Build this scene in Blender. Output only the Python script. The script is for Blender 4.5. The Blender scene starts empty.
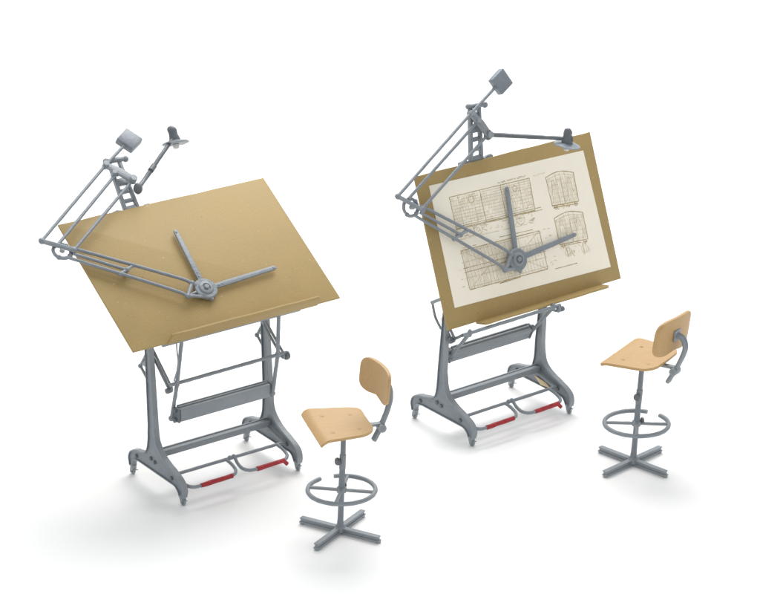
import bpy, bmesh, math, random
from math import sin, cos, pi, radians
from mathutils import Vector, Matrix, noise
from mathutils.geometry import tessellate_polygon
random.seed(7)
sc = bpy.context.scene
COL = sc.collection
V = Vector

# ------------------------------------------------------------------ materials
def material(name, col, rough=.45, var=.12, vscale=9, bump=.15, bscale=60, spec=.5, speck=None, wear=None, grain=None, coat=0):
    m = bpy.data.materials.new(name); m.use_nodes = True
    nt = m.node_tree; N = nt.nodes; L = nt.links
    b = N['Principled BSDF']
    b.inputs['Roughness'].default_value = rough
    b.inputs['Specular IOR Level'].default_value = spec
    b.inputs['Coat Weight'].default_value = coat
    tc = N.new('ShaderNodeTexCoord')
    src = tc.outputs['Object']
    if grain:
        mp = N.new('ShaderNodeMapping'); mp.inputs['Scale'].default_value = grain
        L.new(src, mp.inputs['Vector']); src_c = mp.outputs['Vector']
    else:
        src_c = src
    n1 = N.new('ShaderNodeTexNoise'); n1.inputs['Scale'].default_value = vscale
    n1.inputs['Detail'].default_value = 6; n1.inputs['Roughness'].default_value = .65
    L.new(src_c, n1.inputs['Vector'])
    cr = N.new('ShaderNodeValToRGB')
    lo = [c*(1-var) for c in col]; hi = [min(1, c*(1+var)) for c in col]
    cr.color_ramp.elements[0].position = .3; cr.color_ramp.elements[0].color = (*lo, 1)
    cr.color_ramp.elements[1].position = .7; cr.color_ramp.elements[1].color = (*hi, 1)
    L.new(n1.outputs['Fac'], cr.inputs['Fac'])
    out = cr.outputs['Color']
    def overlay(out, scale, lo_, hi_, c, amount=1.0):
        n = N.new('ShaderNodeTexNoise'); n.inputs['Scale'].default_value = scale; n.inputs['Detail'].default_value = 2
        L.new(src, n.inputs['Vector'])
        r = N.new('ShaderNodeValToRGB')
        r.color_ramp.elements[0].position = lo_; r.color_ramp.elements[0].color = (0, 0, 0, 1)
        r.color_ramp.elements[1].position = hi_; r.color_ramp.elements[1].color = (amount, amount, amount, 1)
        L.new(n.outputs['Fac'], r.inputs['Fac'])
        mx = N.new('ShaderNodeMix'); mx.data_type = 'RGBA'
        L.new(r.outputs['Color'], mx.inputs['Factor']); L.new(out, mx.inputs['A'])
        mx.inputs['B'].default_value = (*c, 1)
        return mx.outputs['Result']
    for o in (speck or []):
        out = overlay(out, *o)
    if wear:
        g = N.new('ShaderNodeNewGeometry'); r = N.new('ShaderNodeValToRGB')
        r.color_ramp.elements[0].position = .52; r.color_ramp.elements[0].color = (0, 0, 0, 1)
        r.color_ramp.elements[1].position = .62; r.color_ramp.elements[1].color = (.7, .7, .7, 1)
        L.new(g.outputs['Pointiness'], r.inputs['Fac'])
        mx = N.new('ShaderNodeMix'); mx.data_type = 'RGBA'
        L.new(r.outputs['Color'], mx.inputs['Factor']); L.new(out, mx.inputs['A']); mx.inputs['B'].default_value = (*wear, 1)
        out = mx.outputs['Result']
    L.new(out, b.inputs['Base Color'])
    n2 = N.new('ShaderNodeTexNoise'); n2.inputs['Scale'].default_value = bscale; n2.inputs['Detail'].default_value = 4
    L.new(src, n2.inputs['Vector'])
    bp = N.new('ShaderNodeBump'); bp.inputs['Strength'].default_value = bump; bp.inputs['Distance'].default_value = .01
    L.new(n2.outputs['Fac'], bp.inputs['Height']); L.new(bp.outputs['Normal'], b.inputs['Normal'])
    rr = N.new('ShaderNodeMapRange'); rr.inputs['To Min'].default_value = rough-.08; rr.inputs['To Max'].default_value = rough+.1
    L.new(n1.outputs['Fac'], rr.inputs['Value']); L.new(rr.outputs['Result'], b.inputs['Roughness'])
    return m

M_GREY = material('grey_blue_paint', (.195, .222, .249), .43, .13, 12, .30, 40, .5, wear=(.33, .355, .37),
                  speck=[(70, .72, .78, (.30, .32, .33), .5), (38, .72, .80, (.10, .108, .115), .5)])
M_DARK = material('dark_grey_paint', (.125, .14, .155), .42, .15, 14, .3, 45, .5, speck=[(60, .68, .75, (.28, .28, .27), .5)])
M_BOARD = material('tan_board_paint', (.388, .274, .110), .56, .05, 4, .12, 90, .33,
                   speck=[(150, .60, .70, (.40, .30, .16), .5), (130, .64, .72, (.24, .165, .07), .5), (55, .73, .757, (.56, .46, .30), .8), (48, .755, .775, (.17, .11, .05), .8)])
M_WOOD = material('varnished_plywood', (.50, .318, .14), .48, .09, 6, .08, 60, .4, grain=(14, 2.0, 14))
M_RED = material('red_rubber', (.36, .022, .030), .5, .30, 30, .5, 45, .4, speck=[(75, .66, .74, (.55, .14, .13), .6)])
M_PAPER = material('cream_drawing_paper', (.91, .85, .72), .8, .018, 5, .05, 90, .2)
M_INK = material('sepia_ink', (.42, .32, .165), .8, .40, 22, .02, 80, .1)
M_FAINT = material('faint_sepia_ink', (.65, .56, .40), .8, .25, 16, .02, 80, .1)
M_BULB = material('lamp_bulb_white', (.62, .63, .62), .3, .05, 10, .1, 60)
M_BRASS = material('bare_brass', (.62, .49, .29), .4, .15, 20, .2, 60)
M_RIVET = material('brown_rivet', (.42, .25, .10), .4, .2)
M_FLOOR = material('white_studio_paper', (.93, .928, .922), .75, .006, 1.2, .02, 30, .15)

# ------------------------------------------------------------------ mesh builder
class MB:
    def __init__(s): s.bm = bmesh.new()
    def tube(s, pts, r, seg=10, closed=False, jitter=.05, smooth=True, r_end=None, step=.035):
        pts = [V(p) for p in pts]
        if not closed:                                    # resample so the casting can wobble a little
            q = [pts[0]]
            for a, b in zip(pts, pts[1:]):
                n = max(1, int((b-a).length/step))
                for k in range(1, n+1): q.append(a.lerp(b, k/n))
            pts = q
        n = len(pts); rings = []
        up = None
        for i, p in enumerate(pts):
            if closed: t = (pts[(i+1) % n]-pts[i-1]).normalized()
            else: t = (pts[min(i+1, n-1)]-pts[max(i-1, 0)]).normalized()
            if up is None:
                up = t.orthogonal().normalized()
            up = (up - t*up.dot(t))
            if up.length < 1e-5: up = t.orthogonal()
            up.normalize(); side = t.cross(up)
            f = i/(n-1) if n > 1 else 0
            rr = (r if r_end is None else r+(r_end-r)*f)*(1+random.uniform(-jitter, jitter))
            rings.append([s.bm.verts.new(p+(up*cos(2*pi*k/seg)+side*sin(2*pi*k/seg))*rr) for k in range(seg)])
        m = n if closed else n-1
        for i in range(m):
            A, B = rings[i], rings[(i+1) % n]
            for k in range(seg):
                s.bm.faces.new((A[k], A[(k+1) % seg], B[(k+1) % seg], B[k]))
        if not closed:
            for R_, sg in ((rings[0], -1), (rings[-1], 1)):
                try: s.bm.faces.new(R_ if sg > 0 else R_[::-1])
                except ValueError: pass
        return s
    def box(s, c, size, rot=None, bev=.004):
        c = V(c); M = Matrix.Translation(c) @ (rot.to_4x4() if rot else Matrix()) @ Matrix.Diagonal((*size, 1))
        r = bmesh.ops.create_cube(s.bm, size=1, matrix=M)
        if bev:
            ed = {e for v in r['verts'] for e in v.link_edges}
            bmesh.ops.bevel(s.bm, geom=list(ed), offset=bev, segments=2, affect='EDGES', profile=.5)
        return s
    def prism(s, poly, to3, h0, h1, bev=.003, inset=None):
        """poly: 2-D outline; to3(a, b, h) maps to 3-D; extruded between h0 and h1."""
        A = [s.bm.verts.new(to3(a, b, h0)) for a, b in poly]
        B = [s.bm.verts.new(to3(a, b, h1)) for a, b in poly]
        n = len(poly); fs = []
        fa = s.bm.faces.new(A[::-1]); fb = s.bm.faces.new(B)
        for i in range(n): fs.append(s.bm.faces.new((A[i], A[(i+1) % n], B[(i+1) % n], B[i])))
        bmesh.ops.recalc_face_normals(s.bm, faces=[fa, fb]+fs)
        caps = [fa, fb]
        if bev:
            ed = list(set(fa.edges) | set(fb.edges))
            bmesh.ops.bevel(s.bm, geom=ed, offset=bev, segments=2, affect='EDGES', profile=.5)
        if inset:
            cf = sorted([f for f in s.bm.faces if len(f.verts) >= n-1 and len(f.verts) > 4], key=lambda f: -f.calc_area())[:2]
            for f in cf:
                bmesh.ops.inset_individual(s.bm, faces=[f], thickness=inset[0], depth=-inset[1])
        return s
    def casting(s, poly, to3, h, web, rim):
        """I-section plate: a raised rim of width rim round a thinner web."""
        n = len(poly); P = [V((a, b)) for a, b in poly]
        if sum(P[i].x*P[(i+1) % n].y-P[(i+1) % n].x*P[i].y for i in range(n)) < 0: P.reverse()
        I = []
        for i in range(n):
            d0 = (P[i]-P[i-1]).normalized(); d1 = (P[(i+1) % n]-P[i]).normalized()
            n0 = V((-d0.y, d0.x)); n1 = V((-d1.y, d1.x)); b = (n0+n1)
            b = b/max(.35, b.length_squared/2) if b.length > 1e-3 else n0
            I.append(P[i]+b*rim)
        ch = .0035; O = []
        for i in range(n):
            O.append(P[i]+(I[i]-P[i])*(ch/rim))
        loops = [(P, -h+ch), (P, h-ch), (O, h), (I, h), (I, web)]
        loops = [(I, -web), (I, -h), (O, -h)] + loops
        R = [[s.bm.verts.new(to3(p.x, p.y, z)) for p in L_] for L_, z in loops]
        fs = []
        for A, B in zip(R, R[1:]):
            for k in range(n): fs.append(s.bm.faces.new((A[k], A[(k+1) % n], B[(k+1) % n], B[k])))
        for t in tessellate_polygon([[V((p.x, p.y, 0)) for p in I]]):
            for ring in (R[0], R[-1]): s.bm.faces.new([ring[q] for q in t])
        bmesh.ops.recalc_face_normals(s.bm, faces=s.bm.faces)
        return s
    def lathe(s, prof, mat, seg=24):
        rings = []
        for r, z in prof:
            rings.append([s.bm.verts.new(mat @ V((max(r, 1e-4)*cos(2*pi*k/seg), max(r, 1e-4)*sin(2*pi*k/seg), z))) for k in range(seg)])
        fs = []
        for A, B in zip(rings, rings[1:]):
            for k in range(seg): fs.append(s.bm.faces.new((A[k], A[(k+1) % seg], B[(k+1) % seg], B[k])))
        fs.append(s.bm.faces.new(rings[0][::-1])); fs.append(s.bm.faces.new(rings[-1]))
        bmesh.ops.recalc_face_normals(s.bm, faces=fs)
        return s
    def ball(s, c, r, scale=(1, 1, 1)):
        bmesh.ops.create_uvsphere(s.bm, u_segments=14, v_segments=9, radius=r, matrix=Matrix.Translation(V(c)) @ Matrix.Diagonal((*scale, 1)))
        return s
    def build(s, name, mat, parent=None, xf=None, lump=0, sharp=38):
        if xf is not None: bmesh.ops.transform(s.bm, matrix=xf, verts=s.bm.verts)
        if lump:                                          # uneven hand-painted casting
            for v in s.bm.verts:
                q = v.co*23
                v.co += V((noise.noise(q), noise.noise(q+V((9, 0, 0))), noise.noise(q+V((0, 9, 0)))))*lump
        me = bpy.data.meshes.new(name)
        for f in s.bm.faces: f.smooth = True
        s.bm.normal_update()
        for e in s.bm.edges:
            if len(e.link_faces) == 2 and e.calc_face_angle(0) > radians(sharp): e.smooth = False
        s.bm.to_mesh(me); s.bm.free()
        me.materials.append(mat)
        o = bpy.data.objects.new(name, me); COL.objects.link(o)
        if parent: o.parent = parent
        return o

def tag(o, label, cat, group=None):
    o['label'] = label; o['category'] = cat
    if group: o['group'] = group
    return o
def empty(name, label, cat, group=None, matrix=None):
    o = bpy.data.objects.new(name, None); COL.objects.link(o); o.empty_display_size = .1
    if matrix is not None: o.matrix_world = matrix
    return tag(o, label, cat, group)
def zto(d, origin=(0, 0, 0)):                             # matrix taking +z to direction d
    return Matrix.Translation(V(origin)) @ V(d).normalized().to_track_quat('Z', 'Y').to_matrix().to_4x4()
def bez(pts, n=8):                                        # Catmull-Rom through points
    P = [V(p) for p in pts]; P = [2*P[0]-P[1]]+P+[2*P[-1]-P[-2]]; out = []
    for i in range(1, len(P)-2):
        for k in range(n):
            t = k/n; a, b, c, d = P[i-1:i+3]
            out.append(.5*((2*b)+(c-a)*t+(2*a-5*b+4*c-d)*t*t+(3*b-a-3*c+d)*t**3))
    out.append(P[-2]); return out
def bez2(pts, n=5): return [(p.x, p.y) for p in bez([(a, b, 0) for a, b in pts], n)]

# ------------------------------------------------------------------ setting
fl = MB(); fl.box((0, 25, -.05), (160, 160, .1), bev=0)
floor = fl.build('floor', M_FLOOR); floor['kind'] = 'structure'

# ------------------------------------------------------------------ drafting tables
W = .9
BW, BH, BT = 1.587, 1.053, .016
TABLES = [
    dict(pos=(-1.0874, 16.5137), yaw=.6404, C=(.022, .1467, 1.4301), tilt=.5963,
         rod=((-.143, .772), (-.215, .814)), slot=(((.095, .935), (-.125, .735)), ((.0, .975), (-.215, .80))),
         lever_top=((-.215, 1.12), (-.235, 1.125)), lever_bot=((-.062, .50), (-.15, .52)),
         boxc=(-.122, .545), box_tilt=0.0, quad=((.045, .97), (.155, .815), (.055, .735)),
         label='grey drafting table whose bare tan board is tilted low', plate_z=1.27),
    dict(pos=(.7669, 17.4468), yaw=.6763, C=(.3044, .0685, 1.2835), tilt=1.2209,
         rod=((-.19, .764), (-.214, .782)), slot=(((.03, .80), (-.065, .69)), ((.01, .73), (-.225, .762))),
         lever_top=((-.188, .775), (-.206, .794)), lever_bot=((.02, .515), (.035, .50)),
         boxc=(.025, .535), box_tilt=radians(27), quad=((.02, .965), (.115, .91), (.085, .82), (.02, .745)),
         label='grey drafting table whose steeply raised board carries a drawing sheet', plate_z=1.1),
]
yz = lambda x: (lambda a, b, h: V((x+h, a, b)))

def frame_outline(top, bm_, fm, bt, ft):      # post edges at its foot and at its top
    back = bez2([(bm_-.003, .44), (bm_+.008, .31), (bm_+.040, .238), (.17, .212), (.245, .198), (.300, .170), (.326, .122), (.318, .062)])
    back_in = bez2([(.280, .060), (.274, .095), (.246, .120), (.20, .128)])
    front_in = bez2([(-.195, .112), (-.240, .108), (-.270, .086), (-.286, .056)])
    front = bez2([(-.330, .058), (-.340, .105), (-.325, .148), (-.285, .182), (-.21, .215), (-.13, .248), (-.065, .290), (fm-.012, .35), (fm, .44)])
    return [(bt, top), ] + back + back_in + front_in + front + [(ft, top)]

def caster(name, x, y, parent, lean):
    c = MB()
    c.lathe([(.015, .074), (.023, .066), (.019, .046), (.012, .036)], Matrix.Translation((x, y, 0)), 12)
    for dx in (-.012, .012):
        c.prism([(y-.018, .05), (y+.018, .05), (y+.012+lean, .012), (y-.004+lean, .012)], yz(x+dx), -.003, .003, bev=0)
    c.lathe([(.006, -.008), (.021, -.008), (.023, -.005), (.023, .005), (.021, .008), (.006, .008)], Matrix.Translation((x, y+lean*.6, .023)) @ Matrix.Rotation(pi/2, 4, 'Y'), 16)
    c.tube([(x-.018, y+lean*.6, .023), (x+.018, y+lean*.6, .023)], .006, 8)
    c.tube([(x, y-.012, .036), (x+.012, y-.036, .040)], .005, 8, r_end=.003)
    return c.build(name, M_GREY, parent, lump=.002)

def make_table(i, T):
    R = Matrix.Translation((*T['pos'], 0)) @ Matrix.Rotation(T['yaw'], 4, 'Z')
    root = empty('drafting_table', T['label'], 'drafting table', 'two drafting tables', R)
    t = T['tilt']
    BM = Matrix.Translation(V(T['C'])) @ Matrix(((1, 0, 0), (0, cos(t), -sin(t)), (0, sin(t), cos(t)))).to_4x4()   # board frame -> table
    out = frame_outline(*((1.12, .070, -.010, .080, .032) if i == 0 else (.90, .043, -.027, -.012, -.046)))
    for s in (-1, 1):
        x = s*W/2+(.015 if i == 1 and s < 0 else 0)
        f = MB(); f.casting(out, yz(x), .0215, .0125, .0095)
        fo = f.build('side_frame', M_GREY, root, lump=.0018, sharp=30)
        # raised rib inside the post, bolts
        for (y, z) in ((.225, .158), (.045, .205), (.0, .195), (-.20, .155)):
            b = MB()
            b.lathe([(.001, -.026), (.010, -.0255), (.014, -.021), (.014, .021), (.010, .0255), (.001, .026)], zto((1, 0, 0), (x, y, z)), 10)
            b.build('bolt', M_DARK, fo)
        caster('caster', x, .292, fo, .012); caster('caster', x, -.302, fo, -.010)
        # pivot plate from post top to underside of board
        p = MB()
        u0 = BM @ V((0, -.30, -BT-.012)); u1 = BM @ V((0, .02, -BT-.012))
        if i == 0: poly = [(.088, 1.02), (.045, 1.02), (u0.y, u0.z), (u1.y, u1.z)]
        else: poly = [(-.012, .86), (-.044, .86), ((BM @ V((0, -.28, -BT-.01))).y, (BM @ V((0, -.28, -BT-.01))).z), ((BM @ V((0, -.02, -BT-.01))).y, (BM @ V((0, -.02, -BT-.01))).z), (.03, 1.0)]
        p.prism(poly, yz(x-s*.030), -.008, .008, bev=.003, inset=(.02, .003))
        p.build('tilt_bracket', M_GREY, root)
        # toothed quadrant behind the post
        q = MB(); Q = T['quad']
        loop = [V((x+s*.004, a, b_)) for a, b_ in Q]
        if i == 0:
            q.tube([loop[0], loop[1], loop[2]], .010, 8); q.tube([loop[0]+V((0, .0, -.02)), loop[2]], .010, 8)
            q.ball(loop[1], .016); q.prism([(Q[0][0], Q[0][1]-.05), (Q[1][0]-.02, Q[1][1]+.02), (Q[2][0], Q[2][1]+.09)], yz(x+s*.004), -.004, .004, bev=0)
        else:
            q.tube([loop[0], loop[1]], .012, 8); q.tube(bez(loop[1:], 5), .009, 8); q.ball(loop[1], .014)
        q.build('quadrant_bracket', M_GREY, root, lump=.002)
    # stretcher between the frames: a channel beam
    st = MB()
    x0 = W/2-.018
    st.box((0, .005, .255), (2*x0, .060, .012), bev=.002)
    st.box((0, -.021, .240), (2*x0, .010, .028), bev=.002)
    st.box((0, .031, .240), (2*x0, .010, .028), bev=.002)
    st.box((0, -.018, .262), (2*x0, .014, .010), bev=.002); st.box((0, .030, .262), (2*x0, .012, .010), bev=.002)
    st.build('stretcher', M_GREY, root, lump=.0015)
    # inner foot rails that carry the pedals
    for s in (-1, 1):
        k = MB(); k.tube([(s*(W/2-.035), .03, .232), (s*(W/2-.035), -.19, .168)], .010, 8)
        k.build('foot_rail', M_GREY, root, lump=.001)
    r = MB(); r.tube([(-W/2+.02, -.19, .168), (W/2-.02, -.19, .168)], .0115, 10)
    r.ball((-.008, -.19, .172), .016); r.ball((.022, -.19, .172), .016)
    r.build('pedal_axle', M_GREY, root, lump=.0012)
    for a, b in ((-.405, -.02), (.030, .385)):
        P = bez([(a, -.19, .168), (a-.004, -.27, .142), (a+.006, -.36, .120), (a+.045, -.418, .108), (a+.10, -.432, .106)], 5) + \
            bez([(b-.07, -.432, .110), (b-.022, -.415, .114), (b+.004, -.36, .124), (b, -.27, .146), (b-.02, -.19, .168)], 5)
        P = [V((p.x-.018*min(1, (-.19-p.y)/.2), -.19+(p.y+.19)*.60, p.z+.008*(-.19-p.y)/.24)) for p in P]
        g = MB(); g.tube(P, .0115, 10)
        pl = g.build('foot_pedal', M_GREY, root, lump=.0012)
        rg = MB(); e = b-.035
        rg.tube([(a+.077, -.335, .114), (e-.030, -.335, .118)], .0160, 12, jitter=.07)
        if a > 0: rg.tube([(e-.033, -.335, .116), (e-.008, -.342, .088)], .013, 10)
        rg.build('red_grip', M_RED, pl, lump=.003)
    # board
    bd = MB()
    bm_poly = [(-BW/2, -BH/2), (BW/2, -BH/2), (BW/2, BH/2)]
    random.seed(20+i)
    k = -1
    for q in range(14):                                   # slightly ragged top edge
        u = BW/2-.06-q*(BW-.12)/13; bm_poly.append((u, BH/2+random.uniform(-.003, .002)))
    bm_poly.append((-BW/2, BH/2))
    bd.prism(bm_poly, lambda a, b, h: V((a, b, h)), -BT, 0, bev=.003)
    bd.build('board', M_BOARD, root, BM)
    lg = MB()
    v0, droop = -.5325, (.0 if i == 0 else -.15)
    lpoly = [(-.545, 0), (.605, 0), (.607, .075), (.585, .094), (.40, .090), (.33, .097), (.1, .091), (-.1, .097), (-.42, .092), (-.525, .098), (-.54, .09)]
    lg.prism([(a, b-.005) for a, b in lpoly], lambda a, b, h: V((a, v0+h+droop*b, b)), -.008, .008, bev=.003)
    lg.build('pencil_ledge', M_BOARD, root, BM, lump=.001)
    rl = MB()
    rl.box((-.02, -.494, -BT-.027), (1.06, .034, .052), bev=.003); rl.box((0, .30, -BT-.022), (1.10, .035, .04), bev=.003)
    for x in (-.42, .42): rl.box((x, -.085, -BT-.020), (.035, .735, .034), bev=.003)
    rl.build('board_rail', M_GREY, root, BM)
    # tilting linkage
    (ya, za), (yb_, zb) = T['rod']
    lerp = lambda x: (ya+(yb_-ya)*(x+.36)/.72, za+(zb-za)*(x+.36)/.72)
    rd = MB(); xs = (-.425, .425)
    rd.tube([(xs[0], *lerp(xs[0])), (xs[1], *lerp(xs[1]))], .0125, 10)
    ro = rd.build('cross_rod', M_GREY, root, lump=.0015)
    for n, s in enumerate((-1, 1)):
        (y0, z0), (y1, z1) = T['slot'][n]; x = s*.405
        d = V((0, y1-y0, z1-z0)); nrm = V((0, -d.z, d.y)).normalized()*.018
        sl = MB()
        for sg in (-1, 1):
            sl.tube([V((x, y0, z0))+nrm*sg, V((x, y1, z1))+nrm*sg], .0095, 8)
        sl.ball((x, y1, z1), .023, (.6, 1, 1)); sl.ball((x, y0, z0), .025, (.6, 1, 1))
        sl.build('slotted_arm', M_GREY, root, lump=.002)
        kb = MB(); c = V((x, y1, z1))
        kr = 1.0 if (i == 0 and s > 0) else .62
        kb.lathe([(r_*kr, z_) for r_, z_ in [(.010, -.018), (.027, -.014), (.031, 0), (.027, .014), (.010, .018)]], zto((1, 0, 0), c+V((s*.024, -.006, -.003))), 14)
        kb.tube([c, V((xs[n], *lerp(xs[n])))], .010, 8)
        kb.build('clamp_knob', M_DARK, root, lump=.003)
        x = s*.365
        mid = lerp(x); tp = T['lever_top'][n]; bt = T['lever_bot'][n]
        lv = MB(); lv.tube([(x, *tp), (x, *mid)], .013, 10); lv.tube([(x, *mid), (x, *bt)], .013, 10)
        lv.ball((x, *mid), .0175, (1, 1, 1.7))
        lv.ball((x, *bt), .020); lv.build('lever', M_GREY, root, lump=.002)
        if i == 0 and n == 0:                             # fine bent wire by the ledge
            w = MB(); w.tube(bez([(-.40, -.20, 1.15), (-.40, -.205, 1.03), (-.40, -.215, .93), (-.40, -.16, .80)], 6), .005, 8)
            w.build('spring_wire', M_GREY, root)
    bx = MB(); RX = Matrix.Rotation(T['box_tilt'], 3, 'X')
    c = V((0, *T['boxc']))
    bx.box(c, (.70, .060, .088), RX, .004)
    bx.box(c+RX @ V((0, .006, .047)), (.69, .014, .010), RX, .002); bx.box(c+RX @ V((0, .026, .046)), (.69, .010, .016), RX, .002)
    cw = bx.build('counterweight', M_GREY, root, lump=.0015)
    for s in (-1, 1):
        e = MB(); e.box(c+V((s*.362, 0, 0)), (.016, .066, .096), RX, .004)
        e.tube([c+RX @ V((s*.36, .0, .035)), c+RX @ V((s*.385, 0, .035))], .016, 10); e.tube([c+RX @ V((s*.36, .0, -.035)), c+RX @ V((s*.385, 0, -.035))], .016, 10)
        e.build('end_plate', M_DARK, cw, lump=.0015)
    if i == 1:
        pt = MB(); pt.prism([(.03, .185), (-.09, .170), (-.15, .140), (-.04, .135)], yz(W/2-.026), -.003, .003, bev=.001)
        po = pt.build('bare_patch', M_BRASS, root); po['label'] = 'unpainted brass patch inside the right foot'
    return R @ BM

B0, B1 = make_table(0, TABLES[0]), make_table(1, TABLES[1])

# ------------------------------------------------------------------ drafting machines
MACH = [dict(A0=(-1.005, .386), A1=(-.287, .854), B0=(-.912, .337), B1=(-.262, .765), C0=(-.832, .268), C1=(-.168, .693),
             ring=(-.897, .293), D=(-.184, -.175), F=(-.262, -.262), head=(-.104, -.231), r1=(-.064, .265), r2=(.464, -.20),
             cw=(-.03, 1.005), cross=.50, label='grey parallel-arm drafting machine lying over the bare tan board'),
        dict(A0=(-1.017, .430), A1=(-.262, .850), B0=(-.924, .397), B1=(-.218, .783), C0=(-.840, .304), C1=(-.157, .678),
             ring=(-.912, .337), D=(-.171, -.145), F=(-.250, -.236), head=(-.112, -.192), r1=(-.065, .308), r2=(.450, -.134),
             cw=(.045, 1.01), cross=.50, label='grey parallel-arm drafting machine lying over the cream drawing sheet')]
NA = .055
def make_machine(BMw, m, i):
    base = V((-.235, .535, 0))
    root = empty('drafting_machine', m['label'], 'drafting machine', 'two drafting machines', BMw @ Matrix.Translation(base))
    X = Matrix.Translation(-base)
    P = lambda uv, n=NA: V((uv[0], uv[1], n))
    A0, A1, B0_, B1_, C0, C1 = [V((*m[k], NA)) for k in ('A0', 'A1', 'B0', 'B1', 'C0', 'C1')]
    rr = .0110
    # upper parallel rods
    for a, b, dn in ((A0, A1, .012), (B0_, B1_, .0), (C0, C1, .0)):
        t = MB(); t.tube([a+V((0, 0, dn)), b+V((0, 0, dn))], rr, 10, jitter=.04)
        t.build('arm_rod', M_GREY, root, X, lump=.001)
    cw = V((*m['cw'], NA+.012))
    d = (cw-A1); d.z = 0; d.normalize()
    t = MB(); t.tube([A1+V((0, 0, .012)), cw-d*.05], rr, 10, jitter=.04)
    so = t.build('balance_rod', M_GREY, root, X, lump=.001)
    w = MB(); side = V((-d.y, d.x, 0)); up = V((0, 0, 1))
    rot = Matrix((side, d, up)).transposed()
    w.box(cw, (.132, .132, .055), rot, .010); w.tube([cw-d*.05, cw-d*.078], .014, 10)
    w.build('balance_weight', M_GREY, root, X, lump=.003)
    # elbow: bar, ring
    e = MB()
    Z = NA+.012
    a = A0+V((0, 0, .014)); b = C0+V((0, 0, .014)); dd = (b-a).normalized(); ss = V((-dd.y, dd.x, 0))
    e.tube([a, b], .0155, 8, jitter=.03); e.ball(a, .022, (1, 1, .8)); e.ball(b, .022, (1, 1, .8))
    rc = V((*m['ring'], NA-.012)); R_ = .058
    e.tube([rc+V((cos(q)*R_, sin(q)*R_, 0)) for q in [2*pi*k/26 for k in range(26)]], .0115, 8, closed=True)
    for q in (2.1, .6, 3.9, 5.4): e.ball(rc+V((cos(q)*R_, sin(q)*R_, 0)), .0165)
    e.tube([rc+V((0, 0, .0)), rc+V((0, 0, .03))], .016, 10)
    e.tube([B0_, rc+V((.01, .052, 0))], .012, 8)
    e.build('elbow_joint', M_GREY, root, X, lump=.0025)
    # lower parallel rods
    D = V((*m['D'], NA-.004)); F = V((*m['F'], NA-.004))
    f0 = rc+V((-.012, -.058, .0)); d0 = C0+V((.005, .005, -.008)); d0b = rc+V((.052, .028, 0))
    def bow(a, b, k): return bez([a, a.lerp(b, .85)+V((k, k, 0)), b], 6)
    dt = d0+V((.012, .020, 0))
    for pts in (bow(dt, D, .008), bow(f0+V((.03, 0, 0)), F, .008)):
        t = MB(); t.tube(pts, rr, 10, jitter=.04); t.build('arm_rod', M_GREY, root, X, lump=.001)
    k1 = dt.lerp(D, m['cross']); k2 = (f0+V((.03, 0, 0))).lerp(F, m['cross']*.86); mid0 = C0+V((-.01, -.015, -.004)); mid1 = k1.lerp(k2, .48)
    t = MB(); t.tube([mid0, mid1], rr*.95, 10, jitter=.04); t.build('arm_rod', M_GREY, root, X, lump=.001)
    t = MB(); t.tube([k1, mid1, k2], .0115, 8); t.ball(mid1, .018); t.ball(k1+V((0, 0, .004)), .015); t.ball(k2, .015); t.tube([mid1, mid1+V((0, 0, -.045))], .010, 8)
    t.build('link_bar', M_GREY, root, X, lump=.002)
    # head
    h = V((*m['head'], 0))
    hd = MB()
    hs = 1.17
    hd.lathe([(r_*hs, z_) for r_, z_ in [(.05, .012), (.064, .015), (.068, .022), (.068, .040), (.063, .046), (.044, .047), (.042, .052), (.036, .056), (.024, .057), (.022, .050), (.001, .050)]], Matrix.Translation(h), 26)
    hd.lathe([(.017, .048), (.017, .064), (.013, .067), (.001, .067)], Matrix.Translation(h), 6)
    hd.prism([(h.x-.02, h.y-.06), (h.x+.022, h.y-.068), (h.x+.006, h.y-.098)], lambda a, b, z: V((a, b, z)), .015, .04, bev=.003)
    ho = hd.build('protractor_head', M_GREY, root, X, lump=.0025)
    hb = MB(); hb.tube([D, F], .012, 8); hb.ball(D, .019); hb.ball(F, .019); hb.tube([F, h+V((-.03, -.055, .03))], .012, 8); hb.tube([D, h+V((-.035, .035, .03))], .014, 8)
    hb.tube([F+V((0, 0, .0)), h+V((-.055, .0, .03))], .009, 8)
    hb.build('head_yoke', M_GREY, root, X, lump=.002)
    for key in ('r1', 'r2'):
        e_ = V((*m[key], 0)); d = (e_-h).normalized(); s = V((-d.y, d.x, 0)); L = (e_-h).length
        ru = MB()
        wid = .0178
        poly = [(.045, -.010), (.075, -.012), (.085, -wid), (.16, -wid*1.05), (L-.02, -wid*.85), (L-.006, -wid*.6), (L, 0), (L-.006, wid*.6), (L-.02, wid*.85), (.16, wid*1.05), (.085, wid), (.075, .012), (.045, .010)]
        ru.prism(poly, lambda a, b, z, h=h, d=d, s=s: h+d*a+s*b+V((0, 0, z)), .022, .035, bev=.002)
        q = h+d*(L-.022)+V((0, 0, .035)); ru.lathe([(.008, -.002), (.008, .004), (.001, .005)], Matrix.Translation(q), 8)
        for aa in (.105, .135):
            q = h+d*aa+V((0, 0, .035)); ru.lathe([(.006, -.002), (.006, .003), (.001, .004)], Matrix.Translation(q), 8)
        ru.build('ruler', M_GREY, root, X, lump=.0012)
    # column bracket clamped to the board's top edge
    g = MB()
    b0 = [V((-.280, .50, -.036)), V((-.185, .50, -.036))]; tp = [V((-.232, .885, .03)), V((-.158, .885, .03))]
    for a, b in zip(b0, tp):
        d_ = (b-a).normalized(); sx = d_.cross(V((0, 0, 1))).normalized(); g.box(a.lerp(b, .5), (.022, (b-a).length, .034), Matrix((sx, d_, sx.cross(d_))).transposed(), .004)
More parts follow.
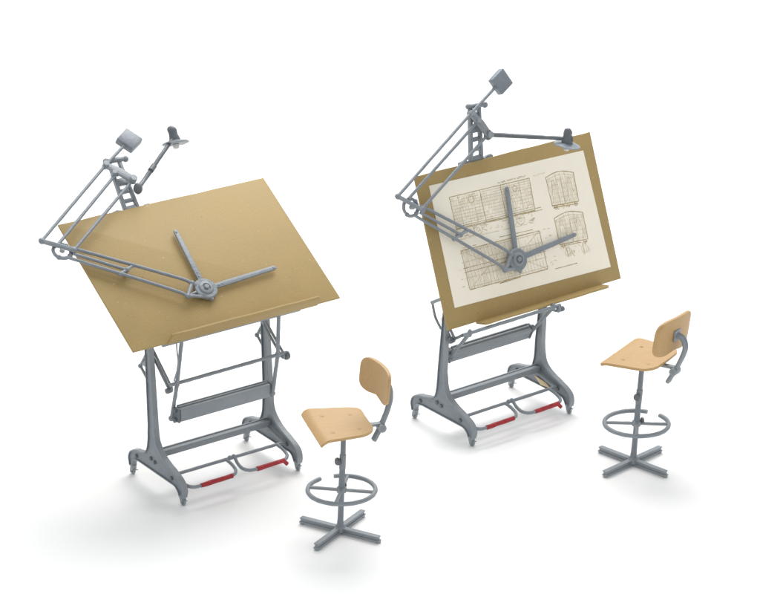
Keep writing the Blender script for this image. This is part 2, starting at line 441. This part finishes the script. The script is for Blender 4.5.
    for q, hgt in ((.10, .045), (.26, .022), (.44, .030), (.62, .05), (.82, .06)):
        c = b0[0].lerp(tp[0], q).lerp(b0[1].lerp(tp[1], q), .5); g.box(c, (.080, hgt, .026), None, .004)
    g.tube([V((-.252, .895, .045)), V((-.112, .885, .045))], .016, 10); g.ball(V((-.256, .896, .045)), .021); g.ball(V((-.114, .882, .045)), .021)
    g.build('column', M_GREY, root, X, lump=.003)
    g = MB()
    g.prism([(-.375, .46), (-.09, .46), (-.085, .538), (-.10, .548), (-.13, .545), (-.16, .531), (-.29, .531), (-.34, .548), (-.375, .540)], lambda a, b, z: V((a, b, z)), -.052, -.0185, bev=.003)
    g.build('edge_clamp', M_GREY, root, X, lump=.002)
    g = MB()
    a = A1+V((0, 0, .004)); c = C1+V((.005, 0, .004))
    dd = (c-a); nn = V((-dd.y, dd.x, 0)).normalized()
    g.prism([(0, -.018), (dd.length, -.024), (dd.length+.02, 0), (dd.length, .024), (dd.length*.5, .035), (0, .02), (-.018, 0)],
            lambda x, y, z, a=a, dd=dd.normalized(), nn=nn: a+dd*x+nn*y+V((0, 0, z)), -.004, .018, bev=.004)
    for q, rad in ((a, .020), (B1_.lerp(a, .1), .017), (c, .022)): g.tube([q+V((0, 0, -.015)), q+V((0, 0, .035))], rad, 12)
    g.build('shoulder_plate', M_GREY, root, X, lump=.003)
    return root
m0 = make_machine(B0, MACH[0], 0); m1 = make_machine(B1, MACH[1], 1)

# ------------------------------------------------------------------ lamps on the machine columns
LAMPS = [dict(j=(-.162, .622, .06), e=(.295, .921, .05), nrm=(-.16, .42, .89), label='small grey lamp sticking up behind the bare tan board'),
         dict(j=(-.152, .682, .06), e=(.265, .498, .35), nrm=(.17, .02, .98), label='small grey lamp reaching over the corner above the drawing sheet')]
def make_lamp(BMw, l):
    jw = BMw @ V(l['j']); ew = BMw @ V(l['e'])
    root = empty('desk_lamp', l['label'], 'lamp', 'two clamped lamps', Matrix.Translation(jw))
    n = V(l['nrm']).normalized(); e = ew-jw
    top = e+n*.045; a = MB()
    dirn = top.normalized(); mid = top*.5
    if BMw is B0: bend = bez([V((0, 0, 0)), top*.30+V((-.012, 0, -.02)), top*.55+V((0, 0, 0)), top], 6)
    else: bend = [V((0, 0, 0)), top]
    a.tube(bend, .0165, 10, r_end=.0135); a.ball((0, 0, 0), .034, (.9, .9, 1.15)); mm = bend[len(bend)//2]
    a.tube([mm-dirn*.03, mm+dirn*.03], .0205, 10)
    a.build('lamp_arm', M_DARK, root, lump=.002)
    s = MB(); s.lathe([(.086, -.006), (.093, -.002), (.090, .004), (.060, .010), (.040, .015), (.001, .016)], zto(n, e), 26)
    so = s.build('lamp_shade', M_GREY, root, lump=.005)
    k = MB(); ln = (n+V((-.18, 0, .1))).normalized()
    k.lathe([(.036, .0), (.037, .018), (.033, .040), (.031, .062), (.033, .072), (.028, .092), (.017, .106), (.001, .111)], zto(ln, e+n*.010), 18)
    k.build('lamp_socket', M_DARK, root, lump=.007)
    b = MB(); b.lathe([(.001, -.042), (.014, -.040), (.023, -.028), (.024, -.012), (.018, -.004)], zto(n, e), 14)
    b.build('bulb', M_BULB, root)
make_lamp(B0, LAMPS[0]); make_lamp(B1, LAMPS[1])

# ------------------------------------------------------------------ the drawing sheet on the right board
base = V((.005, .009, 0))
sh = MB()
quad = [(-.701, -.393), (.72, -.426), (.695, .413), (-.694, .443)]
nx, ny = 24, 16; grid = []
for layer in (.0012, .0030):
    rows = []
    for j in range(ny+1):
        row = []
        for k in range(nx+1):
            a, b = k/nx, j/ny
            p = [(quad[0][q]*(1-a)+quad[1][q]*a)*(1-b)+(quad[3][q]*(1-a)+quad[2][q]*a)*b for q in (0, 1)]
            row.append(sh.bm.verts.new((p[0], p[1], layer)))
        rows.append(row)
    grid.append(rows)
for L_, rows in enumerate(grid):
    for j in range(ny):
        for k in range(nx):
            f = (rows[j][k], rows[j][k+1], rows[j+1][k+1], rows[j+1][k])
            sh.bm.faces.new(f if L_ else f[::-1])
lo, hi = grid
per = [(0, k) for k in range(nx)]+[(j, nx) for j in range(ny)]+[(ny, k) for k in range(nx, 0, -1)]+[(j, 0) for j in range(ny, 0, -1)]
for (a, b), (c, d) in zip(per, per[1:]+per[:1]):
    sh.bm.faces.new((lo[a][b], lo[c][d], hi[c][d], hi[a][b]))
sheet = sh.build('drawing_sheet', M_PAPER, None, Matrix.Translation(-base))
sheet.matrix_world = B1 @ Matrix.Translation(base)
tag(sheet, 'cream paper sheet with sepia technical drawings on the steep board', 'drawing')
random.seed(3)
ink, faint = MB(), MB()
LV = {'n': 0}
def line(mb, p, q, w=.0042, wob=.0012, brk=.0):
    p, q = V((*p, 0)), V((*q, 0)); d = q-p; L_ = d.length
    if L_ < 1e-4: return
    d /= L_; s = V((-d.y, d.x, 0)); n = max(1, int(L_/.03)); LV['n'] += 1
    z = .0036 + (LV['n'] % 40)*.00002
    prev = None
    for k in range(n+1):
        c = p+d*(L_*k/n)+s*random.uniform(-wob, wob)*.6; ww = w*random.uniform(.65, 1.25)/2
        cur = (mb.bm.verts.new(c+s*ww+V((0, 0, z))), mb.bm.verts.new(c-s*ww+V((0, 0, z))))
        if prev and random.random() >= brk: mb.bm.faces.new((prev[0], prev[1], cur[1], cur[0]))
        prev = cur
def rect(mb, a, b, c, d, w=.0045): line(mb, a, b, w); line(mb, b, c, w); line(mb, c, d, w); line(mb, d, a, w)
def circ(mb, c, r, w=.0035, a0=0, a1=2*pi):
    n = 12; P = [(c[0]+r*cos(a0+(a1-a0)*k/n), c[1]+r*sin(a0+(a1-a0)*k/n)) for k in range(n+1)]
    for a, b in zip(P, P[1:]): line(mb, a, b, w, .0003)
def bil(Q, a, b): return tuple((Q[0][k]*(1-a)+Q[1][k]*a)*(1-b)+(Q[3][k]*(1-a)+Q[2][k]*a)*b for k in (0, 1))
# side elevation of a wagon
E_ = [(-.546, .118), (.157, .098), (.165, .322), (-.548, .334)]
rect(ink, *E_, w=.0050)
for a in (.10, .20, .28, .375, .63, .74, .86): line(ink if a in (.375, .63) else faint, bil(E_, a, 0), bil(E_, a, 1), .0045 if a in (.375, .63) else .0035)
for k in range(64):
    a = (k+.5)/64; line(faint, bil(E_, a, random.uniform(0, .2)), bil(E_, a, random.uniform(.75, 1)), .0022, .001, .25)
for b in (.12, .86, .93, .5, .3, .7, .2, .4, .6, .78): line(faint, bil(E_, 0, b), bil(E_, 1, b), .003, .001, .15)
line(ink, bil(E_, 0, .05), bil(E_, 1.08, .05), .004); line(ink, bil(E_, -.01, -.03), bil(E_, 1.09, -.03), .004)
circ(ink, bil(E_, .25, .78), .022, .003); circ(faint, bil(E_, .25, .78), .030, .003); circ(ink, bil(E_, .80, .80), .02, .003)
for c in (.16, .26, .70, .80): 
    p = bil(E_, c, -.17); circ(faint, p, .036, .004); circ(faint, p, .014, .003)
for k in range(70):
    a = random.choice((random.uniform(.06, .40), random.uniform(.6, .95), random.uniform(0, 1))); p = bil(E_, a, random.uniform(-.34, -.05))
    line(faint if random.random() < .65 else ink, p, (p[0]+random.uniform(-.03, .05), p[1]+random.uniform(-.015, .015)), .003)
line(faint, bil(E_, .02, -.36), bil(E_, 1.0, -.36), .0035, .001, .2)
# title strokes above
for k in range(34):
    u = -.118+k*.0076; line(ink, (u, .343+random.uniform(-.004, .004)), (u+.006, .343+random.uniform(-.006, .007)), .0042, .001, .1)
for k in range(12):
    u = .205+k*.009; line(faint, (u, .330+random.uniform(-.003, .003)), (u+.006, .330+random.uniform(-.005, .005)), .004)
# two end elevations
def arch(mb, p, q, h, w): 
    n = 10; P = [(p[0]+(q[0]-p[0])*k/n, p[1]+(q[1]-p[1])*k/n+h*sin(pi*k/n)) for k in range(n+1)]
    for a, b in zip(P, P[1:]): line(mb, a, b, w, .0004)
for Q, buf in (([(.315, .095), (.558, .079), (.565, .281), (.310, .296)], True), ([(.306, -.178), (.568, -.192), (.572, -.004), (.308, .008)], False)):
    line(ink, Q[0], Q[1], .006); line(ink, Q[0], Q[3], .0045); line(ink, Q[1], Q[2], .0045); arch(ink, Q[3], Q[2], .026, .005); arch(faint, (Q[3][0], Q[3][1]-.02), (Q[2][0], Q[2][1]-.02), .024, .003)
    for k in range(26): line(faint, bil(Q, (k+.5)/26, .02), bil(Q, (k+.5)/26, random.uniform(.9, 1.02)), .0022, .001, .2)
    for a in (.33, .5, .67): line(faint, bil(Q, a, 0), bil(Q, a, 1.08), .0035)
    for k in range(6): line(faint, bil(Q, .02, .1+k*.15), bil(Q, .98, .1+k*.15), .002, .001, .3)
    arch(faint, bil(Q, .08, .1), bil(Q, .33, .1), .16, .003); arch(faint, bil(Q, .67, .1), bil(Q, .92, .1), .16, .003)
    line(ink, bil(Q, .03, -.07), bil(Q, .97, -.07), .006, .002, .15)
    for a in (.12, .88): circ(ink, bil(Q, a, -.065), .013, .004)
    if not buf:
        for a in (.2, .78):
            line(ink, bil(Q, a, -.1), bil(Q, a+.02, -.50), .004); line(faint, bil(Q, a+.1, -.1), bil(Q, a+.1, -.45), .003)
            circ(faint, bil(Q, a+.05, -.33), .03, .003)
        for k in range(30):
            p = bil(Q, random.uniform(.02, .98), random.uniform(-.5, -.1)); line(faint, p, (p[0]+random.uniform(-.02, .03), p[1]+random.uniform(-.03, .03)), .003)
    else:
        for k in range(14):
            p = bil(Q, random.uniform(.05, .95), random.uniform(-.14, -.02)); line(ink, p, (p[0]+random.uniform(-.02, .03), p[1]+random.uniform(-.006, .006)), .004)
line(ink, (.224, -.330), (.427, -.334), .0045, .001, .1); line(faint, (.20, -.30), (.22, -.29), .004)
# plan of the underframe
Q = [(-.543, -.304), (.158, -.316), (.154, -.045), (-.547, -.035)]
rect(ink, *Q, w=.0052)
for k in range(42): line(faint if k % 3 else ink, bil(Q, .02+k*.0145, .01), bil(Q, .02+k*.0145, .99), .0024, .0006, .06)
for k in range(9): line(faint, bil(Q, .64+k*.04, .02), bil(Q, .64+k*.04, .98), .0026, .0008, .2)
for b in (.06, .30, .45, .55, .70, .94): line(ink if b in (.45, .55) else faint, bil(Q, -.02, b), bil(Q, 1.02, b), .0035)
for a0, b0, a1, b1 in ((.0, .0, .32, .5), (.0, 1, .32, .5), (.65, .5, 1, 1), (.65, .5, 1, 0), (.32, .5, .55, .9), (.32, .5, .55, .1)):
    line(faint, bil(Q, a0, b0), bil(Q, a1, b1), .0035)
line(ink, (-.281, -.318), (-.094, -.316), .007); line(ink, (-.094, -.316), (-.09, -.298), .005)
line(ink, (-.20, -.014), (.10, -.026), .0045, .001, .1); line(ink, (-.53, -.02), (-.35, -.024), .003, .001, .4)
for k in range(14):
    p = (random.choice((-.60, .19, .23)), random.uniform(-.28, -.03)); line(faint, p, (p[0]+.022, p[1]+random.uniform(-.004, .004)), .004)
ink.build('ink_lines', M_INK, sheet, Matrix.Translation(-base)); faint.build('faint_lines', M_FAINT, sheet, Matrix.Translation(-base))

# ------------------------------------------------------------------ swivel chairs
CH = [dict(pos=(-.252, 15.585), yaw=radians(-74.5), shear=.04, legs=60, spokes=-10, gap=117, gapw=13, back_rot=10, knob=-150, zs=.765, roll=.032, zback=.250, hb=.112, fwd=-.028,
           label='tall wooden draughtsman chair turned sideways beside the bare-board table'),
      dict(pos=(1.677, 16.625), yaw=radians(-121.5), shear=.055, legs=45, spokes=-4, gap=52, gapw=13, back_rot=-7, knob=-120, zs=.790, roll=.014, zback=.185, hb=.128, fwd=.0,
           label='tall wooden draughtsman chair seen from behind, alone at the far right')]
def make_chair(c):
    R = Matrix.Translation((*c['pos'], 0)) @ Matrix.Rotation(c['yaw'], 4, 'Z')
    root = empty('swivel_chair', c['label'], 'chair', 'two tall draughtsman chairs', R)
    ax = R.to_3x3().inverted() @ V((1, 0, 0))             # world +x in chair axes: the castings lean a little that way
    LEAN = Matrix.Identity(4)
    LEAN[0][2] = ax.x*c['shear']; LEAN[1][2] = ax.y*c['shear']
    zs = c['zs']
    for k in range(4):
        a = radians(c['legs']+90*k)-c['yaw']; d = V((cos(a), sin(a), 0)); rot = Matrix.Rotation(a, 3, 'Z')
        l = MB()
        l.box(d*.150+V((0, 0, .043)), (.27, .035, .009), rot, .002)
        l.box(d*.147+V((0, 0, .031)), (.27, .024, .020), rot, .001)
        l.box(d*.152+V((0, 0, .0165)), (.275, .037, .010), rot, .002)
        l.lathe([(.013, .0), (.016, .004), (.016, .012), (.012, .016)], Matrix.Translation(d*.278), 12)
        l.build('leg', M_GREY, root, lump=.0022)
    p = MB()
    p.lathe([(.030, .014), (.036, .018), (.036, .047), (.030, .054), (.022, .062), (.019, .10), (.0185, .28), (.030, .285), (.030, .315), (.020, .322), (.0185, .44), (.0205, .445), (.0205, .54), (.0165, .545), (.0165, zs-.05), (.05, zs-.045), (.05, zs-.030)], Matrix.Identity(4), 18)
    po = p.build('column', M_GREY, root, LEAN, lump=.002)
    def knob(z, ang, rad=.026):
        a = radians(ang)-c['yaw']; d = V((cos(a), sin(a), 0))
        k = MB(); k.tube([d*.012+V((0, 0, z)), d*.03+V((0, 0, z))], .010, 8)
        k.lathe([(.010, .0), (rad, .004), (rad*1.05, .012), (rad*.9, .020), (.006, .023)], zto(d, d*.026+V((0, 0, z))), 14)
        k.build('knob', M_DARK, po, LEAN, lump=.003)
    knob(.50, c['knob'], .024); knob(.315, c['gap']-40, .024)
    g = MB(); gr = .212
    a0 = radians(c['gap']+c['gapw'])-c['yaw']; a1 = radians(c['gap']-c['gapw']+360)-c['yaw']
    g.tube([(gr*cos(a0+(a1-a0)*k/48), gr*sin(a0+(a1-a0)*k/48), .30) for k in range(49)], .0145, 10, jitter=.04)
    fr = g.build('foot_ring', M_GREY, root, LEAN, lump=.0015)
    for k in range(4):
        a = radians(c['spokes']+90*k)-c['yaw']; s = MB(); s.tube([(.025*cos(a), .025*sin(a), .30), (gr*cos(a), gr*sin(a), .30)], .0115, 8)
        s.build('spoke', M_GREY, fr, LEAN, lump=.001)
    # moulded plywood seat: trapezoid with rounded corners and a rolled front edge
    se = MB(); n = 22
    yf, ybk = -.185+c['fwd'], .175+c['fwd']; rows = {}
    def half(y):
        t = (y-yf)/(ybk-yf); w = .262-.052*t
        if t > .70: w -= .055*(1-math.sqrt(max(0, 1-((t-.70)/.30)**2)))*1.25
        if t < .06: w -= .014*(1-math.sqrt(max(0, 1-((.06-t)/.06)**2)))
        return w
    def zz(x, y):
        t = (y-yf)/(ybk-yf); z = zs
        if t < .17: z -= c['roll']*((.17-t)/.17)**2
        if t > .75: z += .012*((t-.75)/.25)**2
        z -= .010*(1-(x/.26)**2)*min(1, max(0, t*3))
        return z
    top, bot = [], []
    for j in range(n+1):
        y = yf+(ybk-yf)*(j/n); w = half(y)
        top.append([se.bm.verts.new((w*(2*k/16-1), y, zz(w*(2*k/16-1), y))) for k in range(17)])
        bot.append([se.bm.verts.new((w*(2*k/16-1), y+(.006 if j == 0 else 0), zz(w*(2*k/16-1), y)-.018)) for k in range(17)])
    for G, fl_ in ((top, 0), (bot, 1)):
        for j in range(n):
            for k in range(16):
                f = (G[j][k], G[j][k+1], G[j+1][k+1], G[j+1][k]); se.bm.faces.new(f[::-1] if fl_ else f)
    per = [(0, k) for k in range(16)]+[(j, 16) for j in range(n)]+[(n, k) for k in range(16, 0, -1)]+[(j, 0) for j in range(n, 0, -1)]
    for (a, b), (e, d) in zip(per, per[1:]+per[:1]): se.bm.faces.new((bot[a][b], bot[e][d], top[e][d], top[a][b]))
    ed = [e for e in se.bm.edges if len(e.link_faces) == 2 and e.calc_face_angle(0) > radians(50)]
    bmesh.ops.bevel(se.bm, geom=ed, offset=.004, segments=2, affect='EDGES', profile=.5)
    so = se.build('seat', M_WOOD, root, LEAN, lump=.0015, sharp=50)
    for x, y in ((-.135, -.08), (.135, -.08), (-.115, .095), (.115, .095)):
        y += c['fwd']; sw = MB()
        sw.lathe([(.013, -.004), (.013, .0015), (.009, .0025), (.004, .001), (.001, .001)], Matrix.Translation((x, y, zz(x, y))), 12)
        sw.build('rivet', M_RIVET, so, LEAN)
    # arm under the seat and curved back support
    ar = MB(); ar.box((0, .11, zs-.043), (.038, .28, .018), None, .003)
    ar.tube([(-.026, .238, zs-.062), (.026, .238, zs-.062)], .028, 12); ar.lathe([(.010, 0), (.026, .004), (.026, .016), (.010, .022)], zto((1, 0, 0), (.026, .238, zs-.062)), 12)
    ar.build('back_bracket', M_GREY, root, LEAN, lump=.002)
    zb = zs+c['zback']; q = c['zback']/.235
    P = bez([(0, .195, zs-.150), (0, .237, zs-.06), (0, .280, zs+.06*q), (0, .292, zs+.15*q), (0, .268, zs+.215*q), (0, .228, zb)], 6)
    su = MB()
    for x in (-.0125, .0125):
        su.tube([p_+V((x, 0, 0)) for p_ in P], .0145, 8, jitter=.03)
    su.box(V((0, .226, zb)), (.085, .012, .075), None, .003)
    su.build('back_support', M_GREY, root, LEAN, lump=.002)
    # curved plywood back
    bk = MB(); W2, H2 = .200, c['hb']; nu, nv = 26, 14
    BR = Matrix.Translation((0, .219, zb)) @ Matrix.Rotation(radians(c['back_rot']), 4, 'Z') @ Matrix.Translation((0, -.219, -zb))
    def outline(a):                                        # super-ellipse outline, dip in lower edge
        ca, sa = cos(a), sin(a); q = 2/4.2
        x = W2*math.copysign(abs(ca)**q, ca); z = H2*math.copysign(abs(sa)**q, sa)
        if z < 0: z += .020*math.exp(-(x/.07)**2)
        return x, z
    fronts, backs = [], []
    K = 64; rings = [1, .985, .8, .55, .25]
    def pos(x, z, th): 
        y = .213-.75*x*x-.12*(z) *-.6 - .000
        return V((x, y+th, zb+z))
    F, Bk = [], []
    for r_ in rings:
        F.append([bk.bm.verts.new(pos(*[v*r_ for v in outline(2*pi*k/K)], -.011 if r_ < 1 else -.006)) for k in range(K)])
        Bk.append([bk.bm.verts.new(pos(*[v*r_ for v in outline(2*pi*k/K)], .011 if r_ < 1 else .006)) for k in range(K)])
    for G in (F, Bk):
        for A_, B_ in zip(G, G[1:]):
            for k in range(K): bk.bm.faces.new((A_[k], A_[(k+1) % K], B_[(k+1) % K], B_[k]))
        bk.bm.faces.new(G[-1])
    for k in range(K): bk.bm.faces.new((F[0][k], F[0][(k+1) % K], Bk[0][(k+1) % K], Bk[0][k]))
    bmesh.ops.recalc_face_normals(bk.bm, faces=bk.bm.faces)
    bk.build('backrest', M_WOOD, root, LEAN @ BR, lump=.0012, sharp=60)
for c in CH: make_chair(c)

# ------------------------------------------------------------------ camera
cam = bpy.data.cameras.new('camera'); co = bpy.data.objects.new('camera', cam); COL.objects.link(co)
cam.sensor_width = 36; cam.lens = 2743.1012/760*36; cam.clip_end = 500; cam.clip_start = .5
co.location = (0, 0, 7.51919); co.rotation_euler = (pi/2-.3647553, 0, 0)
sc.camera = co

# ------------------------------------------------------------------ light: studio softboxes
def area(name, loc, target, size, power, col=(1, 1, 1), sy=None):
    l = bpy.data.lights.new(name, 'AREA'); l.energy = power; l.color = col; l.shape = 'RECTANGLE'; l.size = size; l.size_y = sy or size
    o = bpy.data.objects.new(name, l); COL.objects.link(o); o.location = loc
    o.rotation_euler = (V(target)-V(loc)).to_track_quat('-Z', 'Y').to_euler(); return o
area('key_softbox', (.2, 20.7, 7.8), (-.1, 16.8, .3), 5.5, 520, (1, .985, .965))
area('background_light', (0, 34, 14), (0, 32, 0), 20, 1900)
wd = bpy.data.worlds.new('World'); sc.world = wd; wd.use_nodes = True
wd.node_tree.nodes['Background'].inputs['Color'].default_value = (.95, .978, 1, 1)
wd.node_tree.nodes['Background'].inputs['Strength'].default_value = .77
sc.view_settings.view_transform = 'Standard'; sc.view_settings.look = 'None'
sc.view_settings.exposure = 0; sc.view_settings.gamma = 1
